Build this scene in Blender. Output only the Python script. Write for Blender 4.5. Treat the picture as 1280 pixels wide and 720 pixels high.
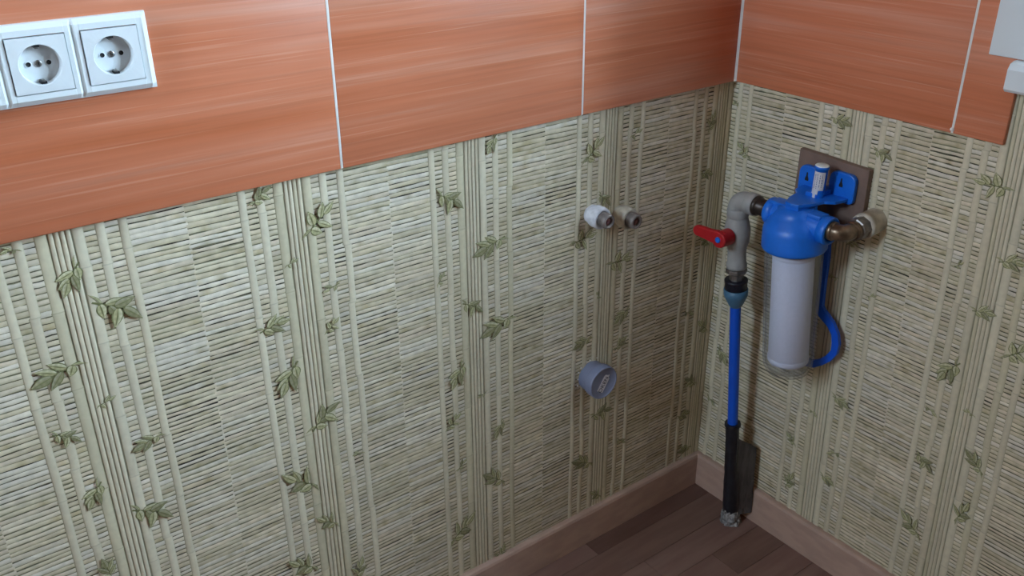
import bpy, bmesh, math, random
from mathutils import Vector, Matrix

for o in list(bpy.data.objects): bpy.data.objects.remove(o)
C = bpy.context.scene.collection
PI = math.pi

# ------------------------------------------------------------------ camera
YAW, PITCH, ROLL = 0.9297, -0.4561, -0.0081
fw = Vector((math.cos(YAW)*math.cos(PITCH), math.sin(YAW)*math.cos(PITCH), math.sin(PITCH)))
rt = fw.cross(Vector((0, 0, 1))).normalized(); up = rt.cross(fw)
r2 = math.cos(ROLL)*rt + math.sin(ROLL)*up; u2 = -math.sin(ROLL)*rt + math.cos(ROLL)*up
cd = bpy.data.cameras.new('camera'); cam = bpy.data.objects.new('camera', cd); C.objects.link(cam)
M = Matrix((r2, u2, -fw)).transposed().to_4x4(); M.translation = Vector((-1.2557, -1.0374, 1.2296))
cam.matrix_world = M
cd.sensor_width = 36; cd.lens = 36*1152.5/1280; cd.clip_start = .02
bpy.context.scene.camera = cam

# ------------------------------------------------------------------ world, light, exposure
WIN = dict(y0=-0.50, y1=-1.28, z0=.965, z1=2.05, depth=.38)     # window opening in the right wall
vs = bpy.context.scene.view_settings
vs.view_transform = 'Standard'; vs.look = 'None'; vs.gamma = 1; vs.use_curve_mapping = False
vs.exposure = 3.04
SKY_STRENGTH = 6.0
w = bpy.data.worlds.new('world'); bpy.context.scene.world = w; w.use_nodes = True
nt = w.node_tree; bg = nt.nodes['Background']
tc = nt.nodes.new('ShaderNodeTexCoord'); sx = nt.nodes.new('ShaderNodeSeparateXYZ'); rmp = nt.nodes.new('ShaderNodeValToRGB')
nt.links.new(tc.outputs['Generated'], sx.inputs[0]); nt.links.new(sx.outputs['Z'], rmp.inputs[0]); nt.links.new(rmp.outputs[0], bg.inputs[0])
rmp.color_ramp.elements[0].position = 0.0; rmp.color_ramp.elements[0].color = (.16, .16, .14, 1)
rmp.color_ramp.elements[1].position = .06; rmp.color_ramp.elements[1].color = (.63, .84, 1.04, 1)
bg.inputs[1].default_value = SKY_STRENGTH
ld = bpy.data.lights.new('window_daylight', 'AREA'); ld.shape = 'RECTANGLE'
ld.size = WIN['z1']-WIN['z0']; ld.size_y = WIN['y0']-WIN['y1']
lo = bpy.data.objects.new('window_daylight', ld); C.objects.link(lo)
lo.matrix_world = Matrix.Translation((WIN['depth']+.02, (WIN['y0']+WIN['y1'])/2, (WIN['z0']+WIN['z1'])/2)) @ Matrix.Rotation(PI/2, 4, 'Y')
ld.cycles.is_portal = True
FILL_OPENING = dict(y0=-.10, y1=-.44, z0=1.42, z1=1.95)                   # unseen opening added in the far left wall to brighten the right wall
l2 = bpy.data.lights.new('added_fill_portal', 'AREA'); l2.shape = 'RECTANGLE'; l2.size = FILL_OPENING['z1']-FILL_OPENING['z0']; l2.size_y = FILL_OPENING['y0']-FILL_OPENING['y1']  # sky portal for the added opening, fill light on the right wall
o2 = bpy.data.objects.new('added_fill_portal', l2); C.objects.link(o2)
o2.matrix_world = Matrix.Translation((-2.42, (FILL_OPENING['y0']+FILL_OPENING['y1'])/2, (FILL_OPENING['z0']+FILL_OPENING['z1'])/2)) @ Matrix.Rotation(-PI/2, 4, 'Y')
l2.cycles.is_portal = True

# ------------------------------------------------------------------ materials
def lin(c):
    if isinstance(c, str): c = tuple(int(c[i:i+2], 16)/255 for i in (0, 2, 4))
    return tuple(((x/12.92) if x <= .04045 else ((x+.055)/1.055)**2.4) for x in c) + (1,)
def mat(name, col, rough=.5, metal=0, noise=.0, nscale=40, bump=0, spec=.5, stretch=(1, 1, 1), coat=0, vcol=False, col2=None):
    m = bpy.data.materials.new(name); m.use_nodes = True; t = m.node_tree; b = t.nodes['Principled BSDF']
    b.inputs['Roughness'].default_value = rough; b.inputs['Metallic'].default_value = metal
    b.inputs['Specular IOR Level'].default_value = spec; b.inputs['Coat Weight'].default_value = coat
    tc = t.nodes.new('ShaderNodeTexCoord'); mp = t.nodes.new('ShaderNodeMapping'); mp.inputs['Scale'].default_value = stretch
    t.links.new(tc.outputs['Object'], mp.inputs[0])
    n = t.nodes.new('ShaderNodeTexNoise'); n.inputs['Scale'].default_value = nscale; n.inputs['Detail'].default_value = 4
    t.links.new(mp.outputs[0], n.inputs['Vector'])
    mx = t.nodes.new('ShaderNodeMix'); mx.data_type = 'RGBA'
    c = lin(col)
    if col2: a2 = lin(col2)
    else: a2 = tuple(x*(1-noise) for x in c[:3])+(1,)
    if vcol:
        at = t.nodes.new('ShaderNodeAttribute'); at.attribute_name = 'Col'
        ml = t.nodes.new('ShaderNodeMix'); ml.data_type = 'RGBA'; ml.blend_type = 'MULTIPLY'; ml.inputs[0].default_value = 1
        r = t.nodes.new('ShaderNodeMapRange'); r.inputs[1].default_value = .35; r.inputs[2].default_value = .65; r.inputs[3].default_value = 1-noise; r.inputs[4].default_value = 1
        t.links.new(n.outputs[0], r.inputs[0]); t.links.new(at.outputs[0], ml.inputs[6]); t.links.new(r.outputs[0], ml.inputs[7])
        t.links.new(ml.outputs[2], b.inputs['Base Color'])
    else:
        mx.inputs[6].default_value = c; mx.inputs[7].default_value = a2
        r = t.nodes.new('ShaderNodeMapRange'); r.inputs[1].default_value = .38; r.inputs[2].default_value = .62
        t.links.new(n.outputs[0], r.inputs[0]); t.links.new(r.outputs[0], mx.inputs[0]); t.links.new(mx.outputs[2], b.inputs['Base Color'])
    if bump:
        bp = t.nodes.new('ShaderNodeBump'); bp.inputs['Strength'].default_value = bump; bp.inputs['Distance'].default_value = .002
        t.links.new(n.outputs[0], bp.inputs['Height']); t.links.new(bp.outputs[0], b.inputs['Normal'])
    return m

def tile_material():
    m = bpy.data.materials.new('orange_streaked_tile'); m.use_nodes = True; t = m.node_tree; b = t.nodes['Principled BSDF']
    L = t.links.new; N = t.nodes.new
    tc = N('ShaderNodeTexCoord'); oi = N('ShaderNodeObjectInfo'); ad = N('ShaderNodeVectorMath'); ad.operation = 'ADD'
    sc = N('ShaderNodeVectorMath'); sc.operation = 'SCALE'; sc.inputs[3].default_value = 13.0
    cb = N('ShaderNodeCombineXYZ'); L(oi.outputs['Random'], cb.inputs[0]); L(oi.outputs['Random'], cb.inputs[1]); L(oi.outputs['Random'], cb.inputs[2])
    L(cb.outputs[0], sc.inputs[0]); L(tc.outputs['Object'], ad.inputs[0]); L(sc.outputs[0], ad.inputs[1])
    def nz(sx, sy, scale, detail, rz=0):
        mp = N('ShaderNodeMapping'); mp.inputs['Scale'].default_value = (sx, sy, 1); mp.inputs['Rotation'].default_value = (0, 0, rz); L(ad.outputs[0], mp.inputs[0])
        n = N('ShaderNodeTexNoise'); n.inputs['Scale'].default_value = scale; n.inputs['Detail'].default_value = detail; n.inputs['Roughness'].default_value = .6
        L(mp.outputs[0], n.inputs['Vector']); return n
    a = nz(.035, 1, 34, 3, .012); c = nz(.02, 1, 150, 3, -.008); d = nz(.012, 1, 300, 2, .01)
    r1 = N('ShaderNodeValToRGB'); L(a.outputs[0], r1.inputs[0])
    e = r1.color_ramp.elements; e[0].position = .30; e[0].color = lin('c9734e'); e[1].position = .72; e[1].color = lin('d9957a')
    x = e.new(.5); x.color = lin('d2805e')
    r2 = N('ShaderNodeValToRGB'); L(c.outputs[0], r2.inputs[0])
    e = r2.color_ramp.elements; e[0].position = .34; e[0].color = (.80, .80, .80, 1); e[1].position = .70; e[1].color = (1, 1, 1, 1)
    x = e.new(.48); x.color = (.92, .92, .92, 1)
    mu = N('ShaderNodeMix'); mu.data_type = 'RGBA'; mu.blend_type = 'MULTIPLY'; mu.inputs[0].default_value = .6; L(r1.outputs[0], mu.inputs[6]); L(r2.outputs[0], mu.inputs[7])
    r3 = N('ShaderNodeMapRange'); r3.inputs[1].default_value = .58; r3.inputs[2].default_value = .74; r3.inputs[4].default_value = .4; L(d.outputs[0], r3.inputs[0])
    mx = N('ShaderNodeMix'); mx.data_type = 'RGBA'; L(r3.outputs[0], mx.inputs[0]); L(mu.outputs[2], mx.inputs[6]); mx.inputs[7].default_value = lin('e2ab93')
    L(mx.outputs[2], b.inputs['Base Color']); b.inputs['Roughness'].default_value = .33; b.inputs['Specular IOR Level'].default_value = .25
    bp = N('ShaderNodeBump'); bp.inputs['Strength'].default_value = .15; bp.inputs['Distance'].default_value = .0006; L(c.outputs[0], bp.inputs['Height']); L(bp.outputs[0], b.inputs['Normal'])
    return m

def clear_plastic(name, tint, rough=.08, mixv=.12, glasslike=True):
    m = bpy.data.materials.new(name); m.use_nodes = True; t = m.node_tree; t.nodes.clear(); N = t.nodes.new; L = t.links.new
    out = N('ShaderNodeOutputMaterial'); tr = N('ShaderNodeBsdfTransparent'); tr.inputs[0].default_value = tint
    gl = N('ShaderNodeBsdfGlossy'); gl.inputs['Roughness'].default_value = rough
    df = N('ShaderNodeBsdfDiffuse'); df.inputs[0].default_value = (.30, .31, .33, 1)
    lw = N('ShaderNodeLayerWeight'); lw.inputs[0].default_value = .35
    m1 = N('ShaderNodeMixShader'); m2 = N('ShaderNodeMixShader')
    mr = N('ShaderNodeMapRange'); mr.inputs[3].default_value = .03; mr.inputs[4].default_value = .75
    L(lw.outputs['Facing'], mr.inputs[0])
    pw = N('ShaderNodeMath'); pw.operation = 'MULTIPLY'; pw.inputs[1].default_value = mixv*4; L(mr.outputs[0], pw.inputs[0])
    L(pw.outputs[0], m1.inputs[0]); L(tr.outputs[0], m1.inputs[1]); L(df.outputs[0], m1.inputs[2])
    f5 = N('ShaderNodeMath'); f5.operation = 'POWER'; f5.inputs[1].default_value = 4; L(lw.outputs['Facing'], f5.inputs[0]); f6 = N('ShaderNodeMath'); f6.operation = 'MULTIPLY_ADD'; f6.inputs[1].default_value = .5; f6.inputs[2].default_value = .03; L(f5.outputs[0], f6.inputs[0]); L(f6.outputs[0], m2.inputs[0]); L(m1.outputs[0], m2.inputs[1]); L(gl.outputs[0], m2.inputs[2]); L(m2.outputs[0], out.inputs[0])
    return m

MT = {}
MT['tile'] = tile_material()
MT['slat'] = mat('wallpaper_slats', 'ffffff', .62, noise=.16, nscale=90, vcol=True, spec=.25)
MT['cane'] = mat('wallpaper_bamboo', 'ffffff', .6, noise=.08, nscale=120, vcol=True, spec=.25)
MT['leaf'] = mat('wallpaper_leaf_print', 'ffffff', .6, noise=.12, nscale=300, vcol=True, spec=.25)
MT['grout'] = mat('white_grout', 'e9e6e2', .8, noise=.08)
MT['plaster'] = mat('off_white_plaster', 'b89a7c', .85, noise=.05, bump=.1)
MT['wallbase'] = mat('wallpaper_backing', '8f8b66', .8, noise=.2)
MT['skirt'] = mat('brown_skirting', 'bd9e8f', .5, noise=.14, nscale=22, stretch=(1, 1, 3))
MT['floorbase'] = mat('laminate_joint', '3a2a22', .6)
MT['wplastic'] = mat('white_plastic', 'e6edf0', .28, spec=.5)
MT['socketin'] = mat('white_socket_insert', 'e2e8ec', .3)
MT['hole'] = mat('dark_hole', '15151a', .6)
MT['metal'] = mat('steel_contact', '9a9a98', .3, metal=.9)
MT['pvc'] = mat('white_window_plastic', 'dfe6ea', .3)
MT['blue'] = mat('blue_plastic', '1470de', .38, noise=.12, nscale=25)
MT['blue2'] = mat('blue_pipe_plastic', '0b58d6', .4, noise=.1, nscale=25)
MT['teal'] = mat('grey_blue_nut_plastic', '4a7390', .42)
MT['black'] = mat('black_plastic', '1b1a26', .4)
MT['red'] = mat('red_plastic', 'b81a22', .42, noise=.12)
MT['grey'] = mat('grey_polypropylene', 'a3a19f', .5, noise=.1, nscale=60)
MT['greyd'] = mat('blue_grey_drain_plastic', '8288a2', .42, noise=.08)
MT['sticker'] = mat('sticker_paper', 'd8d5dc', .6)
MT['ink'] = mat('sticker_ink', '2c2b3c', .6)
MT['inkb'] = mat('blue_label_ink', '3a5a94', .6)
MT['ppr'] = mat('white_pipe_fitting', 'e9eaf4', .5, noise=.3, nscale=70, bump=.15)
MT['ppr2'] = mat('cream_pipe_fitting', 'cfc6b6', .5, noise=.3, nscale=70, bump=.15)
MT['plug'] = mat('grey_plug_metal', '8f8582', .45, metal=.2, noise=.5, nscale=60)
MT['plugin'] = mat('red_brown_plug_core', '7a4a44', .6, noise=.3)
MT['bronze'] = mat('tarnished_brass', '8a7460', .34, metal=.75, noise=.5, nscale=60)
MT['darkmetal'] = mat('dark_metal', '4a403c', .4, metal=.6, noise=.4, nscale=80)
MT['nickel'] = mat('nickel_nut', '8f8782', .38, metal=.7, noise=.4, nscale=80)
MT['board'] = mat('brown_board', '836a5e', .6, noise=.25, nscale=25)
MT['boardedge'] = mat('brown_board_edge', '9a8c7c', .7, noise=.3)
MT['cart'] = mat('white_filter_cartridge', 'e6e9ff', .8, noise=.04, nscale=200)
MT['bowl'] = clear_plastic('clear_bowl_plastic', (.975, .98, .985, 1), mixv=.11)
MT['glass'] = clear_plastic('window_glass', (.97, .98, .98, 1), .02, mixv=.0)
MT['sleeve'] = mat('black_pipe_sleeve', '22222a', .42, noise=.4, nscale=50, bump=.5)
MT['flap'] = mat('dark_grey_film', '55504f', .38, noise=.45, nscale=40, bump=.5, stretch=(3, 3, .6))
MT['cement'] = mat('grey_cement', 'aaa7a6', .9, noise=.7, nscale=160, bump=.8)
def wood(i, c1, c2):
    return mat('laminate_strip_%d' % i, c1, .42, nscale=9, col2=c2, stretch=(.6, 5, 1), spec=.4)
MT['woods'] = [wood(0, '6e5148', '62463c'), wood(1, '8a6d63', '7e5f55'), wood(2, '806358', '75584d'), wood(3, '87695b', '7a5c50')]

# ------------------------------------------------------------------ mesh helpers
class MB:
    def __init__(s): s.v = []; s.f = []; s.m = []; s.sm = []; s.c = []; s.usec = False
    def add(s, vs, fs, mi=0, smooth=False, T=None, col=None):
        b = len(s.v)
        s.v += [tuple(T @ Vector(p)) if T else tuple(p) for p in vs]
        s.f += [tuple(b+i for i in f) for f in fs]; s.m += [mi]*len(fs); s.sm += [smooth]*len(fs)
        if col is not None: s.usec = True; s.c += (col if isinstance(col, list) else [col]*len(vs))
        else: s.c += [(1, 1, 1)]*len(vs)
        return s
    def box(s, a, b, mi=0, T=None, bev=0):
        if bev: return s.rbox(a, b, bev, mi, T)
        (x0, y0, z0), (x1, y1, z1) = a, b
        return s.add([(x0,y0,z0),(x1,y0,z0),(x1,y1,z0),(x0,y1,z0),(x0,y0,z1),(x1,y0,z1),(x1,y1,z1),(x0,y1,z1)],
                     [(0,3,2,1),(4,5,6,7),(0,1,5,4),(1,2,6,5),(2,3,7,6),(3,0,4,7)], mi, False, T)
    def rbox(s, a, b, bev, mi=0, T=None):
        bm = bmesh.new(); bmesh.ops.create_cube(bm, size=1)
        for v in bm.verts: v.co = Vector([(a[i]+b[i])/2+v.co[i]*(b[i]-a[i]) for i in range(3)])
        bmesh.ops.bevel(bm, geom=bm.edges[:]+bm.verts[:], offset=bev, segments=2, affect='EDGES', profile=.5)
        bm.verts.index_update()
        s.add([tuple(v.co) for v in bm.verts], [tuple(v.index for v in f.verts) for f in bm.faces], mi, True, T); bm.free(); return s
    def lathe(s, prof, n=32, mi=0, T=None, smooth=True, cap0=False, cap1=False):   # prof: (r, z)
        vs = []; fs = []
        for r, z in prof: vs += [(r*math.cos(2*PI*i/n), r*math.sin(2*PI*i/n), z) for i in range(n)]
        for k in range(len(prof)-1):
            for i in range(n):
                j = (i+1) % n; fs.append((k*n+i, k*n+j, (k+1)*n+j, (k+1)*n+i))
        s.add(vs, fs, mi, smooth, T)
        if cap0: s.add(vs[:n], [tuple(range(n-1, -1, -1))], mi, False, T)
        if cap1: s.add(vs[-n:], [tuple(range(n))], mi, False, T)
        return s
    def tube(s, pts, rad, n=16, mi=0, caps=True, smooth=True, wob=None):
        pts = [Vector(p) for p in pts]; m = len(pts); rr = rad if isinstance(rad, (list, tuple)) else [rad]*m
        tg = [(pts[min(i+1, m-1)]-pts[max(i-1, 0)]).normalized() for i in range(m)]
        a = Vector((0, 0, 1)) if abs(tg[0].z) < .9 else Vector((1, 0, 0)); nx = tg[0].cross(a).normalized(); vs = []
        for i in range(m):
            nx = (nx - tg[i]*nx.dot(tg[i])).normalized(); ny = tg[i].cross(nx)
            for k in range(n):
                an = 2*PI*k/n; q = rr[i]*(wob(i, k) if wob else 1); vs.append(tuple(pts[i]+nx*math.cos(an)*q+ny*math.sin(an)*q))
        fs = [(i*n+k, i*n+(k+1) % n, (i+1)*n+(k+1) % n, (i+1)*n+k) for i in range(m-1) for k in range(n)]
        s.add(vs, fs, mi, smooth)
        if caps:
            s.add(vs[:n], [tuple(range(n-1, -1, -1))], mi); s.add(vs[-n:], [tuple(range(n))], mi)
        return s
    def prism(s, poly, z0, z1, mi=0, T=None, bev=0):          # closed 2D outline in XY extruded along Z
        bm = bmesh.new(); vs = [bm.verts.new((x, y, z0)) for x, y in poly]; f = bm.faces.new(vs)
        r = bmesh.ops.extrude_face_region(bm, geom=[f]); 
        for g in r['geom']:
            if isinstance(g, bmesh.types.BMVert): g.co.z = z1
        bmesh.ops.recalc_face_normals(bm, faces=bm.faces[:])
        if bev:
            es = [e for e in bm.edges if abs(e.verts[0].co.z-e.verts[1].co.z) < 1e-7]
            bmesh.ops.bevel(bm, geom=es, offset=bev, segments=2, affect='EDGES', profile=.5)
        bm.verts.index_update()
        s.add([tuple(v.co) for v in bm.verts], [tuple(v.index for v in f.verts) for f in bm.faces], mi, False, T); bm.free(); return s
    def mesh(s, name, mats):
        me = bpy.data.meshes.new(name); me.from_pydata(s.v, [], s.f)
        for m in (mats if isinstance(mats, (list, tuple)) else [mats]): me.materials.append(m)
        me.polygons.foreach_set('material_index', s.m); me.polygons.foreach_set('use_smooth', s.sm)
        if s.usec:
            ca = me.color_attributes.new('Col', 'FLOAT_COLOR', 'POINT'); fl = []
            for c in s.c: fl += [c[0], c[1], c[2], 1]
            ca.data.foreach_set('color', fl)
        me.update(); return me
    def build(s, name, mats, parent=None, mw=None, **props):
        return link(name, s.mesh(name, mats), parent, mw, **props)
WM = {}
def link(name, me, parent=None, mw=None, **props):              # mw: where it stands in the world; identity when the mesh is in world coordinates
    o = bpy.data.objects.new(name, me); C.objects.link(o); mw = mw or Matrix.Identity(4)
    if parent is not None: o.parent = parent; o.matrix_basis = WM[parent.name].inverted() @ mw
    else: o.matrix_basis = mw
    WM[o.name] = mw.copy()
    for k, v in props.items(): o[k] = v
    return o
def thing(name, label, cat, mw=None, group=None):
    o = link(name, None, None, mw); o.empty_display_size = .03
    o['label'] = label; o['category'] = cat
    if group: o['group'] = group
    return o
def T(x, y, z): return Matrix.Translation((x, y, z))
ONL = Matrix(((1,0,0,0),(0,0,-1,0),(0,1,0,0),(0,0,0,1)))        # local XY on left wall, Z out of the wall
ONR = Matrix(((0,0,-1,0),(-1,0,0,0),(0,1,0,0),(0,0,0,1)))       # same for right wall
def align(a, b):                                                 # local Z runs from a towards b
    a = Vector(a); z = (Vector(b)-a).normalized(); x = Vector((0, 1, 0)).cross(z)
    if x.length < .1: x = Vector((1, 0, 0)).cross(z)
    x.normalize(); y = z.cross(x); m = Matrix((x, y, z)).transposed().to_4x4(); m.translation = a; return m

# ------------------------------------------------------------------ room shell
HT = .85; TT = .009
RX, RY, RZ = 2.3, 3.1, 2.6
wl = MB().box((-RX, 0, 0), (.0, .12, RZ)).build('wall_left', MT['wallbase'], kind='structure')
D = WIN['depth']; mb = MB()
mb.box((0, WIN['y0'], 0), (D, .12, RZ)); mb.box((0, -RY, 0), (D, WIN['y1'], RZ))
mb.box((0, WIN['y1'], 0), (D, WIN['y0'], WIN['z0']-.03)); mb.box((0, WIN['y1'], WIN['z1']), (D, WIN['y0'], RZ))
wr = mb.build('wall_right', MT['wallbase'], kind='structure')
mb = MB(); mb.box((-RX-.1, FILL_OPENING['y0'], 0), (-RX, .12, RZ)); mb.box((-RX-.1, -RY, 0), (-RX, FILL_OPENING['y1'], RZ))
mb.box((-RX-.1, FILL_OPENING['y1'], 0), (-RX, FILL_OPENING['y0'], FILL_OPENING['z0'])); mb.box((-RX-.1, FILL_OPENING['y1'], FILL_OPENING['z1']), (-RX, FILL_OPENING['y0'], RZ))
mb.build('wall_far_left', MT['plaster'], kind='structure')
MB().box((-RX-.1, -RY-.1, 0), (D, -RY, RZ)).build('wall_back', MT['plaster'], kind='structure')
MB().box((-RX-.1, -RY-.1, RZ), (D, .12, RZ+.1)).build('ceiling', MT['plaster'], kind='structure')
fl = MB().box((-RX-.1, -RY-.1, -.06), (D, .12, -.004)).build('floor', MT['floorbase'], kind='structure')

# plain plaster above the tiled strip (out of the picture)
MB().box((-RX, -.004, HT+.555), (-.004, 0, RZ)).build('plaster_face', MT['plaster'], wl)
MB().box((-.004, WIN['y0'], HT+.555), (0, -.004, RZ)).build('plaster_face', MT['plaster'], wr)
MB().box((-.004, -RY, 0), (0, WIN['y1'], RZ)).build('plaster_face', MT['plaster'], wr)

# laminate strips of the floor
random.seed(11)
rows = [(-.002, -.0502)]; y = -.0510
while y > -1.9: rows.append((y, y-.0642)); y -= .065
fixed = {0: [(-.318, 0, 0), (-.66, -.319, 1), (-1.1, -.661, 2)]}
for ri, (ya, yb) in enumerate(rows):
    segs = fixed.get(ri)
    if not segs:
        segs = []; x = 0; first = random.uniform(.12, .4) if ri > 1 else .46
        while x > -2.0:
            ln = first if x == 0 else random.uniform(.34, .46); segs.append((x-ln, x-.0009, random.choice([1, 2, 2, 3]) if ri > 2 else (2 if ri == 1 else 1))); x -= ln
    for (a, b, k) in segs:
        m = MB().box((a, yb, -.004), (b, ya, 0)); m.build('plank', MT['woods'][k], fl)

# skirting boards
def skirt(name, P, u0, u1, t=.012, h=.073):
    prof = [(0, 0), (t+.001, 0), (t+.001, .02), (t, h-.006), (t-.002, h-.0015), (t-.005, h), (0, h)]
    m = MB(); n = len(prof)
    m.add([P(u0 if u0 else d, d, z) for d, z in prof]+[P(u1, d, z) for d, z in prof], [(i, (i+1) % n, n+(i+1) % n, n+i) for i in range(n)], 0)
    m.add([P(u1, d, z) for d, z in prof], [tuple(range(n))], 0)
    return m.build(name, MT['skirt'], kind='structure')
PLf = lambda u, h, z: (-u, -h, z)
PRf = lambda u, h, z: (-h, -u, z)
skirt('baseboard_left', PLf, 0, RX)
skirt('baseboard_right', PRf, 0, RY)

# ------------------------------------------------------------------ tiles and grout
def tile_mesh(w_, h):
    return MB().rbox((0, 0, .0012), (w_, h, TT), .0012).mesh('tile', MT['tile'])
G = .0030; TH = .275
full = tile_mesh(.4035-G, TH)
lx = [(-.3531+G/2, -TT-.002)]; x = -.3531
while x > -2.2: lx.append((x-.4035+G/2, x-G/2)); x -= .4035
for row in range(2):
    z0 = HT + row*(TH+.003)
    for i, (a, b) in enumerate(lx):
        me = full if i else tile_mesh(b-a, TH)
        link('tile', me, wl, T(a, 0, z0) @ ONL)
    me = tile_mesh(.4013-G/2-TT-.002, TH); link('tile', me, wr, T(0, -TT-.002, z0) @ ONR)
    me = tile_mesh(.474-.4013-G/2, TH); link('tile', me, wr, T(0, -.4013-G/2, z0) @ ONR)
def grout(parent, M, a, b, z0, z1, h=.0088):
    m = MB(); n = 24; hor = (b-a) > (z1-z0)
    random.seed(int(abs(a)*1000)+7)
    m.rbox((a, z0, 0), (b, z1, h), .0006)
    m.build('grout_line', MT['grout'], parent, M)
for row in range(2):
    z0 = HT+row*(TH+.003)
    for i, (a, b) in enumerate(lx): grout(wl, ONL, a-G-.0004, a+.0004, z0+.0003, z0+TH)
    grout(wr, ONR, .4013-G/2-.0004, .4013+G/2+.0004, z0+.0003, z0+TH)
grout(wl, ONL, -2.28, -.011, HT+TH, HT+TH+.003); grout(wr, ONR, .011, .474, HT+TH, HT+TH+.003)
# corner joint
MB().prism([(0, 0), (-.0125, 0), (-.0125, -.0085), (-.0085, -.0125), (0, -.0125)], HT+.0003, HT+2*TH).build('grout_line', MT['grout'], wl)
# blob where the joint on the right wall ends
MB().lathe([(.0005, -.002), (.003, -.001), (.0034, .001), (.002, .003), (.0003, .0036)], 10).build('grout_blob', MT['grout'], wr, T(-.0088, -.4013, HT+.005))

# ------------------------------------------------------------------ wallpaper
def shear(u, z): return u + (HT-z)*.033*min(1, max(0, u)/.16)
PRs = lambda u, h, z: (-h, -shear(u, z), z)
SP = 'SP'
def vary(c, a):
    k = 1+random.uniform(-a, a); return (c[0]*k, c[1]*k, c[2]*k)
SL = [lin('e2d5bf'), lin('ddd1b8'), lin('e6dccb'), lin('d8cbb0'), lin('dfd0b9'), lin('e3d9ca'), lin('d5c7ac')]
GAPC = [lin('77735a'), lin('67644e'), lin('575240'), lin('868266'), lin('433f33'), lin('8b866a'), lin('332f29')]
def slats(P, zones, z0, z1, seed):
    random.seed(seed); m = MB()
    for (a, b, kind) in zones:
        z = z0 - random.uniform(0, .004)
        tone = 0; amp = .0004
        gmode = 0
        while z < z1:
            pitch = random.uniform(.0060, .0078)
            if random.random() < .2: gmode = random.random()
            gap = random.choice([.0009, .0012, .0014, .0017]) + (.0007 if gmode > .8 else 0)
            zt = min(z+pitch, z1)
            gc = random.choice(GAPC if gmode > .45 else GAPC[:4]); gc = tuple(gc[:3])
            m.add([P(a, .0002, z), P(b, .0002, z), P(b, .0002, zt), P(a, .0002, zt)], [(0, 1, 2, 3)], 0, False, None, gc)
            n = 7 if kind == 'long' else 2
            tone = tone*.8+random.uniform(-.05, .05)
            c0 = random.choice(SL); k = 1+tone+random.uniform(-.05, .05)
            vs = []; cs = []; ph = random.uniform(0, 6); s1 = random.uniform(-.0006, .0006)
            for i in range(n+1):
                t = i/n; u = a+(b-a)*t+((random.uniform(-.0016, .0002) if i == 0 else random.uniform(-.0002, .0016)) if i in (0, n) and kind == 'long' else 0)
                wv = amp*math.sin(ph+t*5)+s1*(t-.5)
                g2 = gap*(.5+random.random())*.5
                lo_, hi_ = z+g2+wv, z+pitch-g2*.6+wv
                lo_ = max(lo_, z0); hi_ = min(hi_, z1); hi_ = max(hi_, lo_)
                md = (lo_+hi_)/2+pitch*.08
                kk = k*(1+random.uniform(-.05, .05)); cc = (c0[0]*kk, c0[1]*kk, c0[2]*kk)
                if random.random() < .05: cc = (cc[0]*.82, cc[1]*.79, cc[2]*.68)
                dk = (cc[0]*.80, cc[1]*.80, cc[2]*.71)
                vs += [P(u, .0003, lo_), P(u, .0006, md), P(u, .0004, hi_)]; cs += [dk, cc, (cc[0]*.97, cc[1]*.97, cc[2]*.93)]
            fs = []
            for i in range(n):
                o = i*3; fs += [(o, o+3, o+4, o+1), (o+1, o+4, o+5, o+2)]
            m.add(vs, fs, 0, True, None, cs)
            z = zt
    return m
OFFS = [(-.0675, .0100), (-.0420, .0106), (-.0192, .0120), (.0192, .0126), (.0430, .0108), (.0660, .0100)]
def cane(P, u, wd, z0, z1, parent, seed, thin=False):
    random.seed(seed); m = MB(); n = 46 if not thin else 16; vs = []; cs = []
    ph = random.uniform(0, 6); am = 0 if thin else (random.uniform(.0006, .0013) if wd < .0115 else .0002); prof = [(-.5, .0006), (-.38, .0013), (0, .0019), (.38, .0013), (.5, .0006)]
    nodes = []; z = z0-random.uniform(0, .1)
    while z < z1: z += random.uniform(.085, .15); nodes.append(z)
    base = lin(random.choice(['d5cab0', 'd9cfb6', 'd0c6a9'])); zs = [z0+(z1-z0)*i/n for i in range(n+1)]
    if not thin:
        for q in nodes: zs += [q-.004, q-.0012, q, q+.0012, q+.004]
        zs = sorted(v for v in zs if z0-1e-6 <= v <= z1+1e-6)
    for zz in zs:
        dn = min([abs(zz-q) for q in nodes]+[1]); sw = 1+(.16*max(0, 1-dn/.004) if not thin else 0)
        tone = 1-.22*(1 if dn < .0008 and not thin else 0)
        seg = sum(1 for q in nodes if q < zz); drift = 0 if thin else am*math.sin(seg*2.4+ph+zz*7)
        sg = 1+.05*math.sin(seg*1.7+ph)
        for (o, h) in prof:
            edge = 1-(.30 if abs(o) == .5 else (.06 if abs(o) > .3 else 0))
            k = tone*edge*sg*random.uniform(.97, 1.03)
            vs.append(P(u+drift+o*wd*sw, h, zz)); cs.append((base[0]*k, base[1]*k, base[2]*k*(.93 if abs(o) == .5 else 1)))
    k = len(prof); fs = [(i*k+j, i*k+j+1, (i+1)*k+j+1, (i+1)*k+j) for i in range(len(zs)-1) for j in range(k-1)]
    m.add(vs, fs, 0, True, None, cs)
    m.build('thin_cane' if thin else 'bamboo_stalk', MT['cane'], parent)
def backing(P, u0, u1, z0, z1, parent):
    pass
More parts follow.
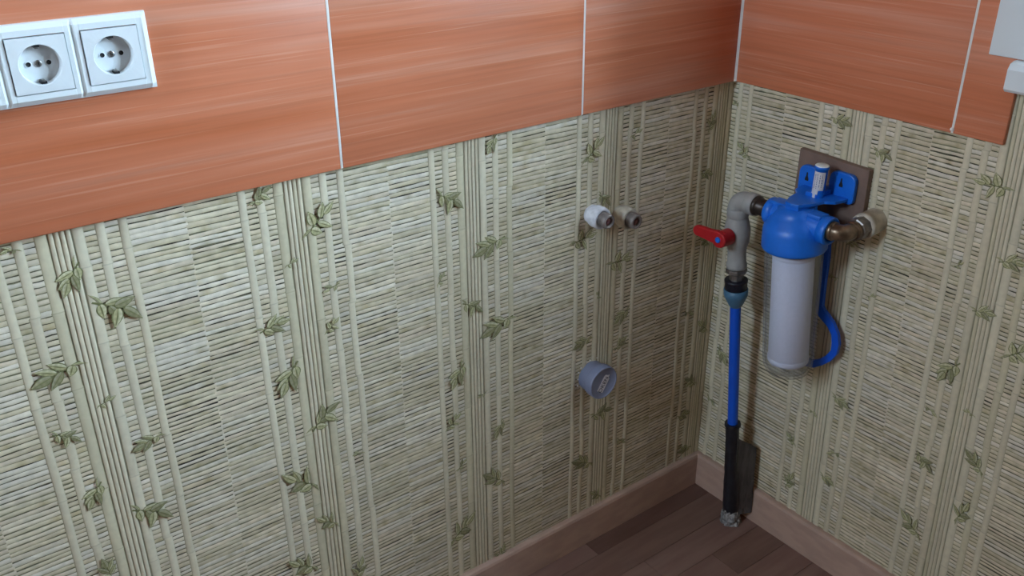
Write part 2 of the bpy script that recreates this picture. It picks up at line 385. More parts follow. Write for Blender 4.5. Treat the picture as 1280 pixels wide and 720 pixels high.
def paper(P, bundles, u0, u1, z0, z1, parent, seed, extra=()):
    lines = sorted([(c+o, wd) for c in bundles for o, wd in OFFS if u0-.002 <= c+o <= u1] + list(extra))
    thin = [(c+o, .0055) for c in bundles for o in (-.0090, -.0030, .0030, .0090) if u0 <= c+o <= u1]
    zones = []; edges = [u0]+[q for q, _ in lines]+[u1]
    for a, b in zip(edges, edges[1:]):
        if b-a < .004: continue
        if any(a < c-.01 and b > c+.01 for c in bundles) and b-a < .045: continue
        if b-a > .09:
            mid = (a+b)/2; zones += [(a, mid, 'long'), (mid, b, 'long')]
            if b-a > .16: pass
        else: zones.append((a, b, 'short'))
    m = slats(P, zones, z0, z1, seed)
    # dark olive ground behind the thin canes
    for c in bundles:
        a, b = max(u0, c-.0145), min(u1, c+.0145)
        if b > a: m.add([P(a, .0003, z0), P(b, .0003, z0), P(b, .0003, z1), P(a, .0003, z1)], [(0, 1, 2, 3)], 0, False, None, tuple(lin('99927a')[:3]))
    m.build('wallpaper_slats', MT['slat'], parent, kind='stuff')
    for i, (q, wd) in enumerate(lines): cane(P, q, wd, z0, z1, parent, seed*100+i)
    for i, (q, wd) in enumerate(thin): cane(P, q, wd, z0, z1, parent, seed*200+i, True)
LB = [.0256, .2843, .5526, .8233, 1.0958, 1.366, 1.636, 1.906, 2.176]
paper(PLf, LB, 0, 2.3, .06, HT+.004, wl, 3)
paper(PRs, [.2492, .492], 0, .73, .06, WIN['z0']-.035, wr, 5, extra=[(.017, .0096), (.040, .0090)])
paper(PRs, [.76, 1.03], .73, 1.25, .06, WIN['z0']-.035, wr, 6)
# paper beside the tiles, up to the window trim
mm = slats(PRf, [(.474, .50, 'short')], HT, WIN['z0']-.035, 9)

# leaf sprigs printed on the paper
DK = lin('7c7d55')[:3]; MD = lin('b9b489')[:3]; LT = lin('d2cbab')[:3]; VN = lin('84845b')[:3]
def leaf(m, bx, by, ang, ln, wd, h, tone=1, curl=0):
    n = 7; c, s_ = math.cos(ang), math.sin(ang)
    def pt(t, q, hh):
        x = t*ln; yv = q*wd*math.sin(PI*min(1, t**.8))*(1-.25*t)+curl*ln*t*t
        return (bx+x*c-yv*s_, by+x*s_+yv*c, hh)
    for (sc, hh, col) in ((1.0, h, DK), (.76, h+.00012, None)):
        vs = []; cs = []
        for i in range(n+1):
            t = i/n if col else .08+.84*i/n
            for q in (-.5*sc, 0, .5*sc):
                vs.append(pt(t, q, hh+(.0002 if q == 0 else 0)))
                if col: cs.append(col)
                else:
                    k = tone*(1+.16*math.sin(i*2.9)); b = MD if q <= 0 else LT; cs.append((b[0]*k, b[1]*k, b[2]*k))
        fs = []
        for i in range(n): o = i*3; fs += [(o, o+3, o+4, o+1), (o+1, o+4, o+5, o+2)]
        m.add(vs, [tuple(reversed(f)) for f in fs], 0, False, None, cs)
    vv = [pt(0, -.035, h+.0005), pt(0, .035, h+.0005), pt(.9, .02, h+.0005), pt(.9, -.02, h+.0005)]
    m.add([pt(.0, 0, h+.0006), pt(.45, -.07, h+.0006), pt(.92, 0, h+.0006), pt(.45, .07, h+.0006)], [(0, 1, 2, 3)], 0, False, None, VN)
def sprig_mesh(seed, big):
    random.seed(seed); m = MB(); h = .0021
    a0 = random.uniform(-.5, .6)
    n = random.choice([5, 6]) if big else random.choice([3, 4])
    # stem, unit radius 1 = sprig radius
    L0 = 1.0
    sx0, sy0 = -.75*math.cos(a0), -.55*math.sin(a0)-.2
    ex, ey = .35*math.cos(a0), .35*math.sin(a0)
    w_ = .035
    m.add([(sx0, sy0-w_, h), (ex, ey-w_, h), (ex, ey+w_, h), (sx0, sy0+w_, h)], [(0, 1, 2, 3)], 0, False, None, DK)
    for i in range(n):
        t = (i+.5)/n; bx, by = sx0+(ex-sx0)*(.15+.8*t), sy0+(ey-sy0)*(.15+.8*t)
        side = 1 if i % 2 else -1
        an = a0+side*random.uniform(.5, 1.15) if i < n-1 else a0+random.uniform(-.3, .3)
        leaf(m, bx, by, an, random.uniform(.6, .85)*(1 if i else .7), random.uniform(.30, .46), h+.0003*i, random.choice([.62, .9, 1.0, 1.0]), random.uniform(-.14, .14))
    if random.random() < .6:   # a bare curved side shoot
        an = a0+PI-random.uniform(-.6, .6); leaf(m, sx0*.6, sy0*.6, an, .55, .13, h, .9, .25)
    return m
def scaled(me_mb, s, name):
    m = MB(); m.v = [(x*s, y*s, z) for x, y, z in me_mb.v]; m.f = me_mb.f; m.m = me_mb.m; m.sm = me_mb.sm; m.c = me_mb.c; m.usec = True
    return m.mesh(name, MT['leaf'])
SPR_L = [(1.097,0.794,0.026),(1.054,0.746,0.032),(1.131,0.683,0.03),(1.088,0.628,0.014),(1.139,0.6,0.019),(1.052,0.554,0.021),(1.128,0.508,0.022),(1.065,0.453,0.03),(1.146,0.84,0.012),(1.132,0.388,0.021),(0.868,0.838,0.018),(0.792,0.789,0.031),(0.836,0.739,0.011),(0.786,0.688,0.016),(0.789,0.632,0.017),(0.873,0.661,0.024),(0.863,0.577,0.032),(0.82,0.495,0.03),(0.77,0.41,0.011),(0.862,0.402,0.033),(0.829,0.312,0.022),(0.875,0.252,0.03),(0.788,0.195,0.023),(0.519,0.837,0.018),(0.591,0.771,0.028),(0.523,0.68,0.031),(0.613,0.65,0.013),(0.558,0.59,0.023),(0.511,0.54,0.033),(0.592,0.479,0.028),(0.546,0.423,0.012),(0.6,0.396,0.02),(0.514,0.345,0.02),(0.589,0.306,0.016),(0.522,0.247,0.029),(0.593,0.174,0.034),(0.513,0.073,0.022),(0.32,0.789,0.03),(0.23,0.799,0.016),(0.294,0.702,0.019),(0.335,0.642,0.029),(0.251,0.579,0.031),(0.3,0.528,0.01),(0.243,0.473,0.025),(0.333,0.447,0.022),(0.245,0.415,0.02),(0.283,0.286,0.027),(0.322,0.189,0.029),(0.226,0.196,0.016),(0.287,0.098,0.02),(0.052,0.785,0.021),(0.053,0.694,0.018),(0.041,0.56,0.019),(0.023,0.376,0.025),(0.067,0.42,0.016),(0.043,0.26,0.022),(0.058,0.187,0.02),(0.044,0.096,0.021)]
SPR_R = [(-0.001,0.811,0.014),(0.036,0.734,0.02),(0.219,0.827,0.021),(0.299,0.795,0.019),(0.468,0.792,0.03),(0.519,0.694,0.022),(0.56,0.566,0.028),(0.498,0.607,0.021),(0.467,0.495,0.029),(0.449,0.663,0.012),(0.514,0.44,0.01),(0.457,0.414,0.013),(0.465,0.321,0.02),(0.541,0.362,0.022),(0.467,0.192,0.028),(0.539,0.264,0.025),(0.302,0.352,0.021),(0.218,0.224,0.017),(0.226,0.134,0.022),(0.303,0.185,0.019),(0.306,0.245,0.015),(0.041,0.322,0.022),(0.024,0.208,0.015),(0.003,0.434,0.014),(0.278,0.643,0.019),(0.323,0.561,0.011),(0.249,0.568,0.011),(0.254,0.302,0.011)]
cache = {}
random.seed(21)
def put_sprigs(lst, base, parent, sh):
    for i, (u, z, s) in enumerate(lst):
        if u < .008 or z > (HT-.2*s): 
            if u < .008: u = .010
        big = s > .0165; v = random.randrange(5); q = round(max(.011, s)*1.10*400)/400
        key = (big, v, q)
        if key not in cache: cache[key] = scaled(sprig_mesh(40+v+(10 if big else 0), big), q, 'leaf_sprig')
        fl_ = random.random() < .35; rz = random.uniform(-.9, .9)
        lz = .0
        if u < q*.95: fl_ = fl_; 
        mx_ = (u-.002)/q if u < q else 1
        M_ = Matrix.Diagonal((min(1, mx_)*(-1 if fl_ else 1), 1, 1, 1)) @ Matrix.Rotation(rz, 4, 'Z')
        zz = min(z, HT-.004-(q*.35 if z > HT-.02 else 0)) if (z > .80 and (base is ONL or u < .46)) else z
        if base is ONL: link('leaf_sprig', cache[key], parent, T(-u, 0, zz) @ base @ M_)
        else: link('leaf_sprig', cache[key], parent, T(0, -u, zz) @ base @ M_)
put_sprigs(SPR_L, ONL, wl, False)
put_sprigs(SPR_R, ONR, wr, False)

# ------------------------------------------------------------------ window in the right wall
y0, y1, z0, z1 = WIN['y0'], WIN['y1'], WIN['z0'], WIN['z1']
m = MB()
m.rbox((-.012, y0-.001, z0), (0, y0+.070, z1+.07), .001); m.rbox((-.012, y1-.07, z0), (0, y1+.001, z1+.07), .001); m.rbox((-.012, y1, z1), (0, y0, z1+.07), .001)
m.box((-.003, y0-.004, z0), (D-.06, y0, z1)); m.box((-.003, y1, z0), (D-.06, y1+.004, z1)); m.box((-.003, y1, z1-.004), (D-.06, y0, z1))
win = m.build('window_1', MT['pvc'], kind='structure')
m = MB(); f = .06
m.rbox((D-.07, y1, z0), (D-.01, y1+f, z1), .004); m.rbox((D-.07, y0-f, z0), (D-.01, y0, z1), .004)
m.rbox((D-.069, y1, z1-f), (D-.011, y0, z1), .004); m.rbox((D-.069, y1, z0), (D-.011, y0, z0+f), .004); ym = (y0+y1)/2; m.rbox((D-.07, ym-.04, z0), (D-.01, ym+.04, z1), .004)
m.build('window_frame', MT['pvc'], win)
for a, b in ((y1+f, ym-.04), (ym+.04, y0-f)): MB().box((D-.045, a, z0+f), (D-.04, b, z1-f)).build('pane', MT['glass'], win)
# sill with rounded nose, sticking out of the wall past the opening
prof = [(D-.07, z0-.0345), (D-.07, z0-.001)]
nose = [(-.018, z0-.001), (-.026, z0-.004), (-.030, z0-.011), (-.030, z0-.036), (-.026, z0-.040), (-.020, z0-.040), (-.018, z0-.0345)]
poly = prof+nose
m = MB(); m.prism([(x_, z_) for x_, z_ in prof+[(0, z0-.001), (0, z0-.0345)]], 0, 1, T=Matrix(((1,0,0,0),(0,0,y0-y1-.002,y1+.001),(0,1,0,0),(0,0,0,1))))
m.prism([(x_, z_) for x_, z_ in [(0, z0-.0345), (0, z0-.001)]+nose], 0, 1, T=Matrix(((1,0,0,0),(0,0,-.467-y1+.05,y1-.05),(0,1,0,0),(0,0,0,1))), bev=.0015)
m.build('window_sill', MT['pvc'], win)

# ------------------------------------------------------------------ triple socket outlet
SY = 1.0285; SX0 = -.9674
so = thing('triple_socket_outlet', 'white triple wall socket outlet in one frame on the orange tiles', 'socket', T(SX0-.111, -TT, SY) @ ONL)
Wf = .222; Hf = .0805
def grid(m, xs, ys, hf, keep, mi=0):
    idx = {}
    vs = []
    for j, yv in enumerate(ys):
        for i, xv in enumerate(xs): idx[i, j] = len(vs); vs.append((xv, yv, hf(xv, yv)))
    fs = [(idx[i, j], idx[i+1, j], idx[i+1, j+1], idx[i, j+1]) for j in range(len(ys)-1) for i in range(len(xs)-1) if keep((xs[i]+xs[i+1])/2, (ys[j]+ys[j+1])/2)]
    m.add(vs, fs, mi, False)
m = MB(); cents = [-.0708, 0, .0708]; hw = .0277
xs = [-Wf/2, -Wf/2, -Wf/2+.0035]; 
hs_ = {}
seq = []
for c in cents:
    seq += [(c-.0354, .0060), (c-.0325, .0088), (c-hw-.0008, .0088), (c-hw, .0045), (c+hw, .0045), (c+hw+.0008, .0088), (c+.0325, .0088)]
seq = [(-Wf/2, 0.0), (-Wf/2+.0005, .0045), (-Wf/2+.006, .0092)]+[q for q in seq[2:]]+[(Wf/2-.006, .0092), (Wf/2-.0005, .0045), (Wf/2, 0)]
seq = sorted(set(seq)); xs = [q[0] for q in seq]; hx = [q[1] for q in seq]
yseq = [(-Hf/2, 0.), (-Hf/2+.0005, .0045), (-Hf/2+.006, .0092), (-hw-.0008, .0092), (-hw, .0045), (hw, .0045), (hw+.0008, .0092), (Hf/2-.006, .0092), (Hf/2-.0005, .0045), (Hf/2, 0.)]
hyd = dict(yseq); hxd = dict(seq)
def hf(xv, yv):
    a, b = hxd[xv], hyd[yv]
    inx = any(abs(xv-c) <= hw+1e-6 for c in cents); iny = abs(yv) <= hw+1e-6
    if inx and iny: return .0045
    if inx: a = .0092
    if iny: b = .0092
    return min(a, b)
grid(m, xs, [q[0] for q in yseq], hf, lambda x_, y_: not (abs(y_) < hw and any(abs(x_-c) < hw for c in cents)))
m.build('frame', MT['wplastic'], so, T(SX0-.111, -TT, SY) @ ONL)
def circ_sq(m, half, r, zs, zc, n=48, mi=0):
    vs = []
    for i in range(n):
        a = 2*PI*(i+.5)/n; c_, s_ = math.cos(a), math.sin(a); k = half/max(abs(c_), abs(s_))
        vs += [(c_*k, s_*k, zs), (c_*r, s_*r, zc)]
    # exact corners: snap nearest
    m.add(vs, [(2*i, 2*((i+1) % n), 2*((i+1) % n)+1, 2*i+1) for i in range(n)], mi, False)
for k, c in enumerate(cents):
    W = T(SX0-.111+c, -TT, SY) @ ONL
    m = MB(); hz = .0105
    # square plate with a round well
    half = hw-.0004
    n = 48; vs = []
    for i in range(n):
        a = 2*PI*i/n+PI/4; c_, s_ = math.cos(a), math.sin(a); kk = half/max(abs(c_), abs(s_)); vs += [(c_*kk, s_*kk, 0.0045), (c_*kk, s_*kk, hz), (c_*.0202, s_*.0202, hz+.0006), (c_*.0196, s_*.0196, hz), (c_*.0190, s_*.0190, .0012), (0, 0, .0012)]
    fs = []
    for i in range(n):
        j = (i+1) % n
        for q in range(4): fs.append((6*i+q, 6*j+q, 6*j+q+1, 6*i+q+1))
        fs.append((6*i+4, 6*j+4, 6*i+5))
    m.add(vs, fs, 0, False)
    ins = m.build('socket_insert', MT['socketin'], so, W)
    for hx_ in (-.0095, .0095):
        MB().lathe([(.0030, -.0004), (.0030, .0005), (.0024, .0007)], 16, cap1=False).lathe([(.0024, .0007), (.0023, .0002), (.0001, .0001)], 16, mi=1).build('pin_hole', [MT['socketin'], MT['hole']], ins, W @ T(hx_, 0, .0016))
    m = MB().lathe([(.0034, 0), (.0034, .0012), (.0022, .0016), (.0001, .0016)], 16); m.box((-.0018, -.0004, .0014), (.0018, .0004, .0019), 1)
    m.build('screw', [MT['metal'], MT['hole']], ins, W @ T(0, 0, .0012) @ Matrix.Rotation(.6+k, 4, 'Z'))
    for sg in (-1, 1):
        m = MB(); m.box((-.0028, -.0010, .0012), (.0028, .0012, .0095), 1); m.rbox((-.0017, -.0026*1, .0012), (.0017, -.0004, .0088), .0005, 0)
        m.build('earth_clip', [MT['metal'], MT['hole']], ins, W @ Matrix.Rotation(0 if sg > 0 else PI, 4, 'Z') @ T(0, .0180, 0))

# ------------------------------------------------------------------ two stubbed water outlets on the left wall
def stub(name, label, x, z, mfit, L_, r):
    W = T(x, 0, z) @ ONL @ Matrix.Rotation(.02, 4, 'X')
    t = thing(name, label, 'water outlet', W, 'pair of pipe outlets on the left wall')
    m = MB().lathe([(r*.80, -.001), (r*.84, .006), (r*.98, .012), (r, .016), (r, L_-.004), (r*.95, L_-.001), (r*.86, L_), (r*.70, L_), (r*.68, L_-.004)], 28)
    m.build('pipe_fitting', mfit, t, W)
    m = MB().lathe([(r*.67, L_-.006), (r*.67, L_+.012), (r*.62, L_+.0150), (r*.42, L_+.0152), (r*.40, L_+.0110)], 6 if False else 24)
    m.build('plug', MT['plug'], t, W)
    m = MB().lathe([(r*.41, L_+.010), (r*.2, L_+.011), (.0002, L_+.0112)], 16); m.box((-.003, -.003, L_+.008), (.003, .003, L_+.0135))
    m.build('plug_socket', MT['plugin'], t, W)
stub('capped_water_outlet', 'white plastered pipe outlet with grey plug, left one of the pair on left wall', -.322, .681, MT['ppr'], .030, .0185)
stub('capped_water_outlet', 'cream pipe outlet with red-cored plug, nearer the corner of the pair', -.261, .6655, MT['ppr2'], .030, .0185)

# ------------------------------------------------------------------ drain pipe cap
W = T(-.3105, 0, .3725) @ ONL
dr = thing('drain_outlet', 'blue-grey round drain pipe cap with white sticker low on left wall', 'drain', W)
MB().lathe([(.0275, -.001), (.0275, .014), (.0290, .016), (.0290, .019), (.0275, .020)], 40).build('pipe_socket', MT['greyd'], dr, W)
MB().lathe([(.0278, .018), (.0305, .0195), (.0310, .022), (.0310, .0345), (.0300, .0365), (.0288, .0370), (.0282, .0356), (.0276, .0348), (.0001, .0346)], 40).build('cap', MT['greyd'], dr, W)
random.seed(3); m = MB()
for i in range(16):      # broken plaster edge round the pipe
    a = 2*PI*i/16+random.uniform(-.1, .1); r = random.uniform(.0285, .0325); q = random.uniform(.0012, .0030)
    m.add([(math.cos(a)*r+dx*q, math.sin(a)*r+dy*q, dz*q*.7) for dx, dy, dz in ((1, 0, 0), (0, 1, 0), (-1, 0, 0), (0, -1, 0), (0, 0, 1.2))], [(0, 1, 4), (1, 2, 4), (2, 3, 4), (3, 0, 4)])
m.build('plaster_crumb', MT['grout'], dr, W, kind='stuff')
SW = W @ T(.0015, -.001, .0348) @ Matrix.Rotation(math.radians(57), 4, 'Z')
m = MB(); m.prism([(-.0175, -.0074), (.011, -.0074), (.0125, -.0040), (.0175, -.0036), (.0150, .0010), (.0155, .0055), (.0105, .0074), (-.0175, .0074)], 0, .0004)
st = m.build('sticker', MT['sticker'], dr, SW)
def text(s, size, Mw, mt, parent, name='lettering'):
    cu = bpy.data.curves.new('t', 'FONT'); cu.body = s; cu.size = size; cu.extrude = .0001; cu.align_x = 'CENTER'; cu.align_y = 'CENTER'
    o = bpy.data.objects.new('t', cu); C.objects.link(o); bpy.context.view_layer.update()
    me = bpy.data.meshes.new_from_object(o.evaluated_get(bpy.context.evaluated_depsgraph_get())); bpy.data.objects.remove(o)
    me.materials.clear(); me.materials.append(mt); return link(name, me, parent, Mw)
text('OKEN', .0115, SW @ T(-.003, 0, .0006), MT['ink'], st)

# ------------------------------------------------------------------ wooden backing board and water filter
PY, PX = -.224, -.085        # head axis
m = MB().prism([(-.290, .655), (-.158, .655), (-.1595, .769), (-.2885, .765)], -.012, -.0006, T=Matrix(((0,0,1,0),(1,0,0,0),(0,1,0,0),(0,0,0,1))), bev=.0008)
bd = m.build('backing_board', MT['board']); bd['label'] = 'brown square board on the right wall behind the blue filter head'; bd['category'] = 'board'
Tt = Vector((PX, PY, .640)); Bt = Vector((-.070, -.2345, .4015))
FM = align(Bt, Tt); Ls = (Tt-Bt).length; FM = FM @ T(0, 0, Ls)       # origin at head rim centre, z up along the axis
ft = thing('water_filter', 'blue-headed water filter with clear bowl hanging on the right wall', 'water filter', FM)
m = MB().lathe([(.0455, -.003), (.0500, -.0034), (.0514, -.001), (.0512, .004), (.0502, .027), (.0488, .033), (.0450, .040), (.0350, .050), (.0300, .056), (.0280, .064), (.0001, .066)], 56)
hd = m.build('filter_head', MT['blue'], ft, FM)
pz = .682
for sg in (1, -1):
    W = align((PX, PY+(.010 if sg > 0 else -.018), pz), (PX, PY+sg*.1, pz))
    m = MB().lathe([(.0205, 0), (.0205, .026), (.0198, .0285), (.0200, .030), (.0225, .0305), (.0225, .0430), (.0212, .0445), (.0165, .0445), (.0155, .036), (.0001, .036)], 30)
    m.build('port', MT['blue'], hd, W)
    m = MB(); m.box((-.0012, .010, .002), (.0012, .0235, .028)); m.box((-.012, .014, .004), (-.0098, .0225, .026)); m.box((.0098, .014, .004), (.012, .0225, .026))
    m.build('port_rib', MT['blue'], hd, W)
# bracket: shelf on the head and two ears against the board
m = MB()
m.prism([(-.1060, -.2360), (-.1090, -.2240), (-.1060, -.2120), (-.086, -.2030), (-.060, -.1980), (-.048, -.1860), (-.030, -.182), (-.012, -.182), (-.012, -.2660), (-.030, -.2660), (-.048, -.262), (-.060, -.2500), (-.086, -.2450)], .7100, .7150, bev=.0008)
m.prism([(-.105, -.236), (-.105, -.212), (-.065, -.205), (-.065, -.243)], .690, .7115)
m.prism([(-.060, -.214), (-.060, -.234), (-.013, -.234), (-.013, -.214)], .700, .722, bev=.0015)
m.rbox((-.098, -.272, .6960), (-.074, -.176, .7045), .002)
m.build('bracket_shelf', MT['blue'], ft)
def ear(pts, kh, name='bracket_ear'):
    Q = Matrix(((0,0,1,0),(1,0,0,0),(0,1,0,0),(0,0,0,1)))
    m = MB(); m.prism(pts, -.0215, -.0125, T=Q, bev=.0018)
    e = m.build(name, MT['blue'], ft)
    m = MB(); ky, kz = kh
    m.prism([(ky-.0035, kz-.002), (ky-.003, kz-.005), (ky+.003, kz-.005), (ky+.0035, kz-.002), (ky+.0015, kz+.003), (ky+.001, kz+.009), (ky-.001, kz+.009), (ky-.0015, kz+.003)], -.0219, -.0212, T=Q)
    m.build('keyhole', MT['hole'], e)
def rnd(y_a, y_b, z_a, z_b, r=.012, low=.004):
    pts = []
    for cx, cz, a0, rr in ((y_b-r, z_b-r, 0, r), (y_a+r, z_b-r, 90, r), (y_a+low, z_a+low, 180, low), (y_b-low, z_a+low, 270, low)):
        for k in range(5): a = math.radians(a0+k*22.5); pts.append((cx+rr*math.cos(a), cz+rr*math.sin(a)))
    return pts
ear(rnd(-.206, -.170, .690, .7480, .012), (-.186, .728)); ear(rnd(-.2740, -.2270, .705, .7530, .012, .008), (-.2495, .735))
# release valve with label
W = align((-.050, -.2288, .7040), (-.0500, -.2305, .7640))
m = MB().lathe([(.0100, 0), (.0100, .057), (.0112, .0575), (.0112, .0610), (.0105, .0620)], 28); rv = m.build('label_cylinder', MT['blue'], ft, W)
MB().lathe([(.0107, .0600), (.0107, .0624), (.0098, .0632), (.0001, .0633)], 28).build('white_disc', MT['wplastic'], rv, W, label='white round end disc')
vs = []; na = 12
for i in range(na+1):
    a = math.radians(150+i*9); vs += [(.0103*math.cos(a), .0103*math.sin(a), .006 if i < 7 else .024), (.0103*math.cos(a), .0103*math.sin(a), .054)]
m = MB().add(vs, [(2*i, 2*i+2, 2*i+3, 2*i+1) for i in range(na)], 0, True)
random.seed(8)
for line in (170, 190, 213, 232):
    zc = .026+random.uniform(0, .004)
    while zc < .050:
        dl = random.uniform(.001, .003); a, b = math.radians(line-3), math.radians(line+3)
        m.add([(.0105*math.cos(a), .0105*math.sin(a), zc), (.0105*math.cos(b), .0105*math.sin(b), zc), (.0105*math.cos(b), .0105*math.sin(b), zc+dl), (.0105*math.cos(a), .0105*math.sin(a), zc+dl)], [(0, 1, 2, 3)], 1)
        zc += dl+random.uniform(.0008, .002)
m.build('paper_label', [MT['sticker'], MT['inkb']], rv, W)
# bowl, cartridge
outer = [(.0470, .001), (.0462, -.004), (.0458, -.02), (.0440, -.12), (.0425, -.205), (.0405, -.222), (.0350, -.233), (.0240, -.2385), (.0001, -.2400)]
inner = [(.0001, -.2360), (.0230, -.2345), (.0325, -.2290), (.0375, -.2190), (.0395, -.205), (.0410, -.12), (.0428, -.02), (.0432, .001)]
MB().lathe(outer+inner, 56).build('bowl', MT['bowl'], ft, FM, label='clear plastic bowl')
m = MB().lathe([(.0001, -.004), (.0310, -.004), (.0330, -.006), (.0330, -.200), (.0315, -.203), (.0001, -.203)], 44)
cg = m.build('cartridge', MT['cart'], ft, FM @ T(0, 0, -.008), label='white cylindrical filter cartridge')
MB().lathe([(.0335, -.004), (.0345, -.006), (.0345, -.010), (.0335, -.0115)], 44, 0).build('end_cap', MT['cart'], cg, FM @ T(0, 0, -.008))
m = MB(); m.lathe([(.0335, -.196), (.0342, -.198), (.0342, -.203), (.0330, -.206), (.014, -.208), (.014, -.214), (.0001, -.214)], 44, 0)
m.build('end_cap', MT['cart'], cg, FM @ T(0, 0, -.008))

# wrench hanging behind the bowl
pts = [(-.2465, .640), (-.2493, .6105), (-.2503, .570), (-.2521, .5245), (-.2570, .5140), (-.2660, .5080), (-.2790, .4990), (-.2890, .4850), (-.2940, .4690), (-.2930, .4530), (-.2850, .4370), (-.2720, .4240), (-.2580, .4130), (-.2400, .4080), (-.2250, .4110)]
wd = [.0066, .0066, .0062, .0066, .0085, .0080, .0070, .0068, .0068, .0064, .0060, .0062, .0064, .0066, .0062]
pp = [Vector((0, a+.0078, b-.006)) for a, b in pts]; L_, R__ = [], []
for i, q in enumerate(pp):
    tg = (pp[min(i+1, len(pp)-1)]-pp[max(i-1, 0)]).normalized(); nn = Vector((0, tg.z, -tg.y)); e = wd[i]
    L_.append(((q+nn*e).y, (q+nn*e).z)); jit = .0012*(i % 2) if 6 < i < 13 else 0
    R__.append(((q-nn*(e-jit)).y, (q-nn*(e-jit)).z))
Q = Matrix(((0,0,1,0),(1,0,0,0),(0,1,0,0),(0,0,0,1)))
m = MB()
for i in range(len(pp)-1):
    quad = [L_[i], L_[i+1], R__[i+1], R__[i]]
    x0_, x1_ = -.0225, -.0155
    vs = [(x, y, z) for x in (x0_, x1_) for y, z in quad]
    m.add(vs, [(0, 3, 2, 1), (4, 5, 6, 7), (0, 1, 5, 4), (2, 3, 7, 6)]+([(3, 0, 4, 7)] if i == 0 else [])+([(1, 2, 6, 5)] if i == len(pp)-2 else []))
wrn = m.build('filter_wrench', MT['blue2']); wrn['label'] = 'blue curved plastic wrench hanging behind the clear filter bowl'; wrn['category'] = 'wrench'

# ------------------------------------------------------------------ riser with valve
A = Vector((-.045, -.137, 0)); B = Vector((-.086, -.104, .682))
def ax(z): return A+(B-A)*(z/.682)
RM = lambda z: align(ax(z), ax(z+.1))
rs = thing('riser_pipe', 'blue water pipe rising from floor in the corner to the grey red-handled valve', 'pipe', T(*A))
zs = [-.001+.02*i for i in range(26)]
MB().tube([ax(z) for z in zs], .0096, 20).build('pipe', MT['blue2'], rs)
random.seed(2)
wobv = {(i, k): 1+random.uniform(-.05, .06) for i in range(30) for k in range(24)}
zz = [.020+i*.0125 for i in range(18)]
m = MB().tube([ax(z)+Vector((.001*math.sin(z*40), .0012*math.cos(z*33), 0)) for z in zz], [.0135+.0012*math.sin(z*25)+.001*(z < .12) for z in zz], 24, wob=lambda i, k: wobv[i, k], caps=False)
m.tube([ax(z) for z in (.228, .2335)], [.0155, .0148], 24)
sl = m.build('pipe_sleeve', MT['sleeve'], rs, label='black wrinkled pipe sleeve')
# torn flap of the sleeve leaning back on the wall
m = MB(); nu, nv = 6, 9; vs = []
random.seed(12)
for j in range(nv+1):
    v = j/nv; z = .022+v*.165
    for i in range(nu+1):
        u = i/nu; p0 = ax(z)+Vector((-.002, -.0120, 0)); p1 = Vector((-.0165, -.1620+.008*v, z-(.006*u if v > .9 else 0)))
        q = p0.lerp(p1, u)+Vector((random.uniform(-.0012, .0012), 0, 0)) if 0 < i else p0
        if j == nv: q = q+Vector((0, 0, .018-.026*u))
        vs.append(tuple(q))
fs = [(j*(nu+1)+i, j*(nu+1)+i+1, (j+1)*(nu+1)+i+1, (j+1)*(nu+1)+i) for j in range(nv) for i in range(nu)]
k = len(vs); vs2 = vs+[(x+.0008, y-.0004, z) for x, y, z in vs]
per = [i for i in range(nu+1)]+[j*(nu+1)+nu for j in range(1, nv+1)]+[nv*(nu+1)+i for i in range(nu-1, -1, -1)]+[j*(nu+1) for j in range(nv-1, 0, -1)]
fs2 = fs+[tuple(k+i for i in reversed(f)) for f in fs]+[(per[i], per[(i+1) % len(per)], k+per[(i+1) % len(per)], k+per[i]) for i in range(len(per))]
m.add(vs2, fs2, 0, True); m.build('sleeve_flap', MT['flap'], sl, label='torn dark grey flap of the sleeve against the wall')
# cement round the foot
random.seed(4); m = MB(); n = 22; vs = []
prof = [(.0225, -.002), (.0205, .003), (.0195, .011), (.0178, .020), (.0165, .029), (.013, .032)]
for r, z in prof:
    for i in range(n):
        a = 2*PI*i/n; rr = .92*r*random.uniform(.88, 1.12); zz_ = z+random.uniform(-.002, .002)*(1 if z > 0 else 0)*2; c0 = ax(max(0, z)); vs.append((c0.x+rr*math.cos(a), c0.y+rr*math.sin(a), zz_))
m.add(vs, [(k_*n+i, k_*n+(i+1) % n, (k_+1)*n+(i+1) % n, (k_+1)*n+i) for k_ in range(len(prof)-1) for i in range(n)], 0, False)
m.build('cement_collar', MT['cement'], rs, label='rough grey-white cement around the pipe foot')
# compression fitting
W = RM(.484)
MB().lathe([(.0098, -.004), (.0125, .000), (.0150, .006), (.0195, .016), (.0212, .020), (.0212, .031), (.0195, .0315)], 32).build('fitting_nut', MT['teal'], rs, W, label='grey-blue compression nut')
MB().lathe([(.0180, .030), (.0185, .0310), (.0195, .0330), (.0195, .0450), (.0202, .0460), (.0202, .0490), (.0185, .0500), (.0120, .0500)], 32).build('fitting_body', MT['black'], rs, W, label='black fitting body')
MB().lathe([(.0125, .048), (.0120, .056), (.0125, .062), (.0170, .0625), (.0185, .064), (.0185, .0690), (.0170, .0705), (.0120, .0710)], 8, smooth=False).build('threaded_nut', MT['nickel'], rs, W, label='metal threaded nut')
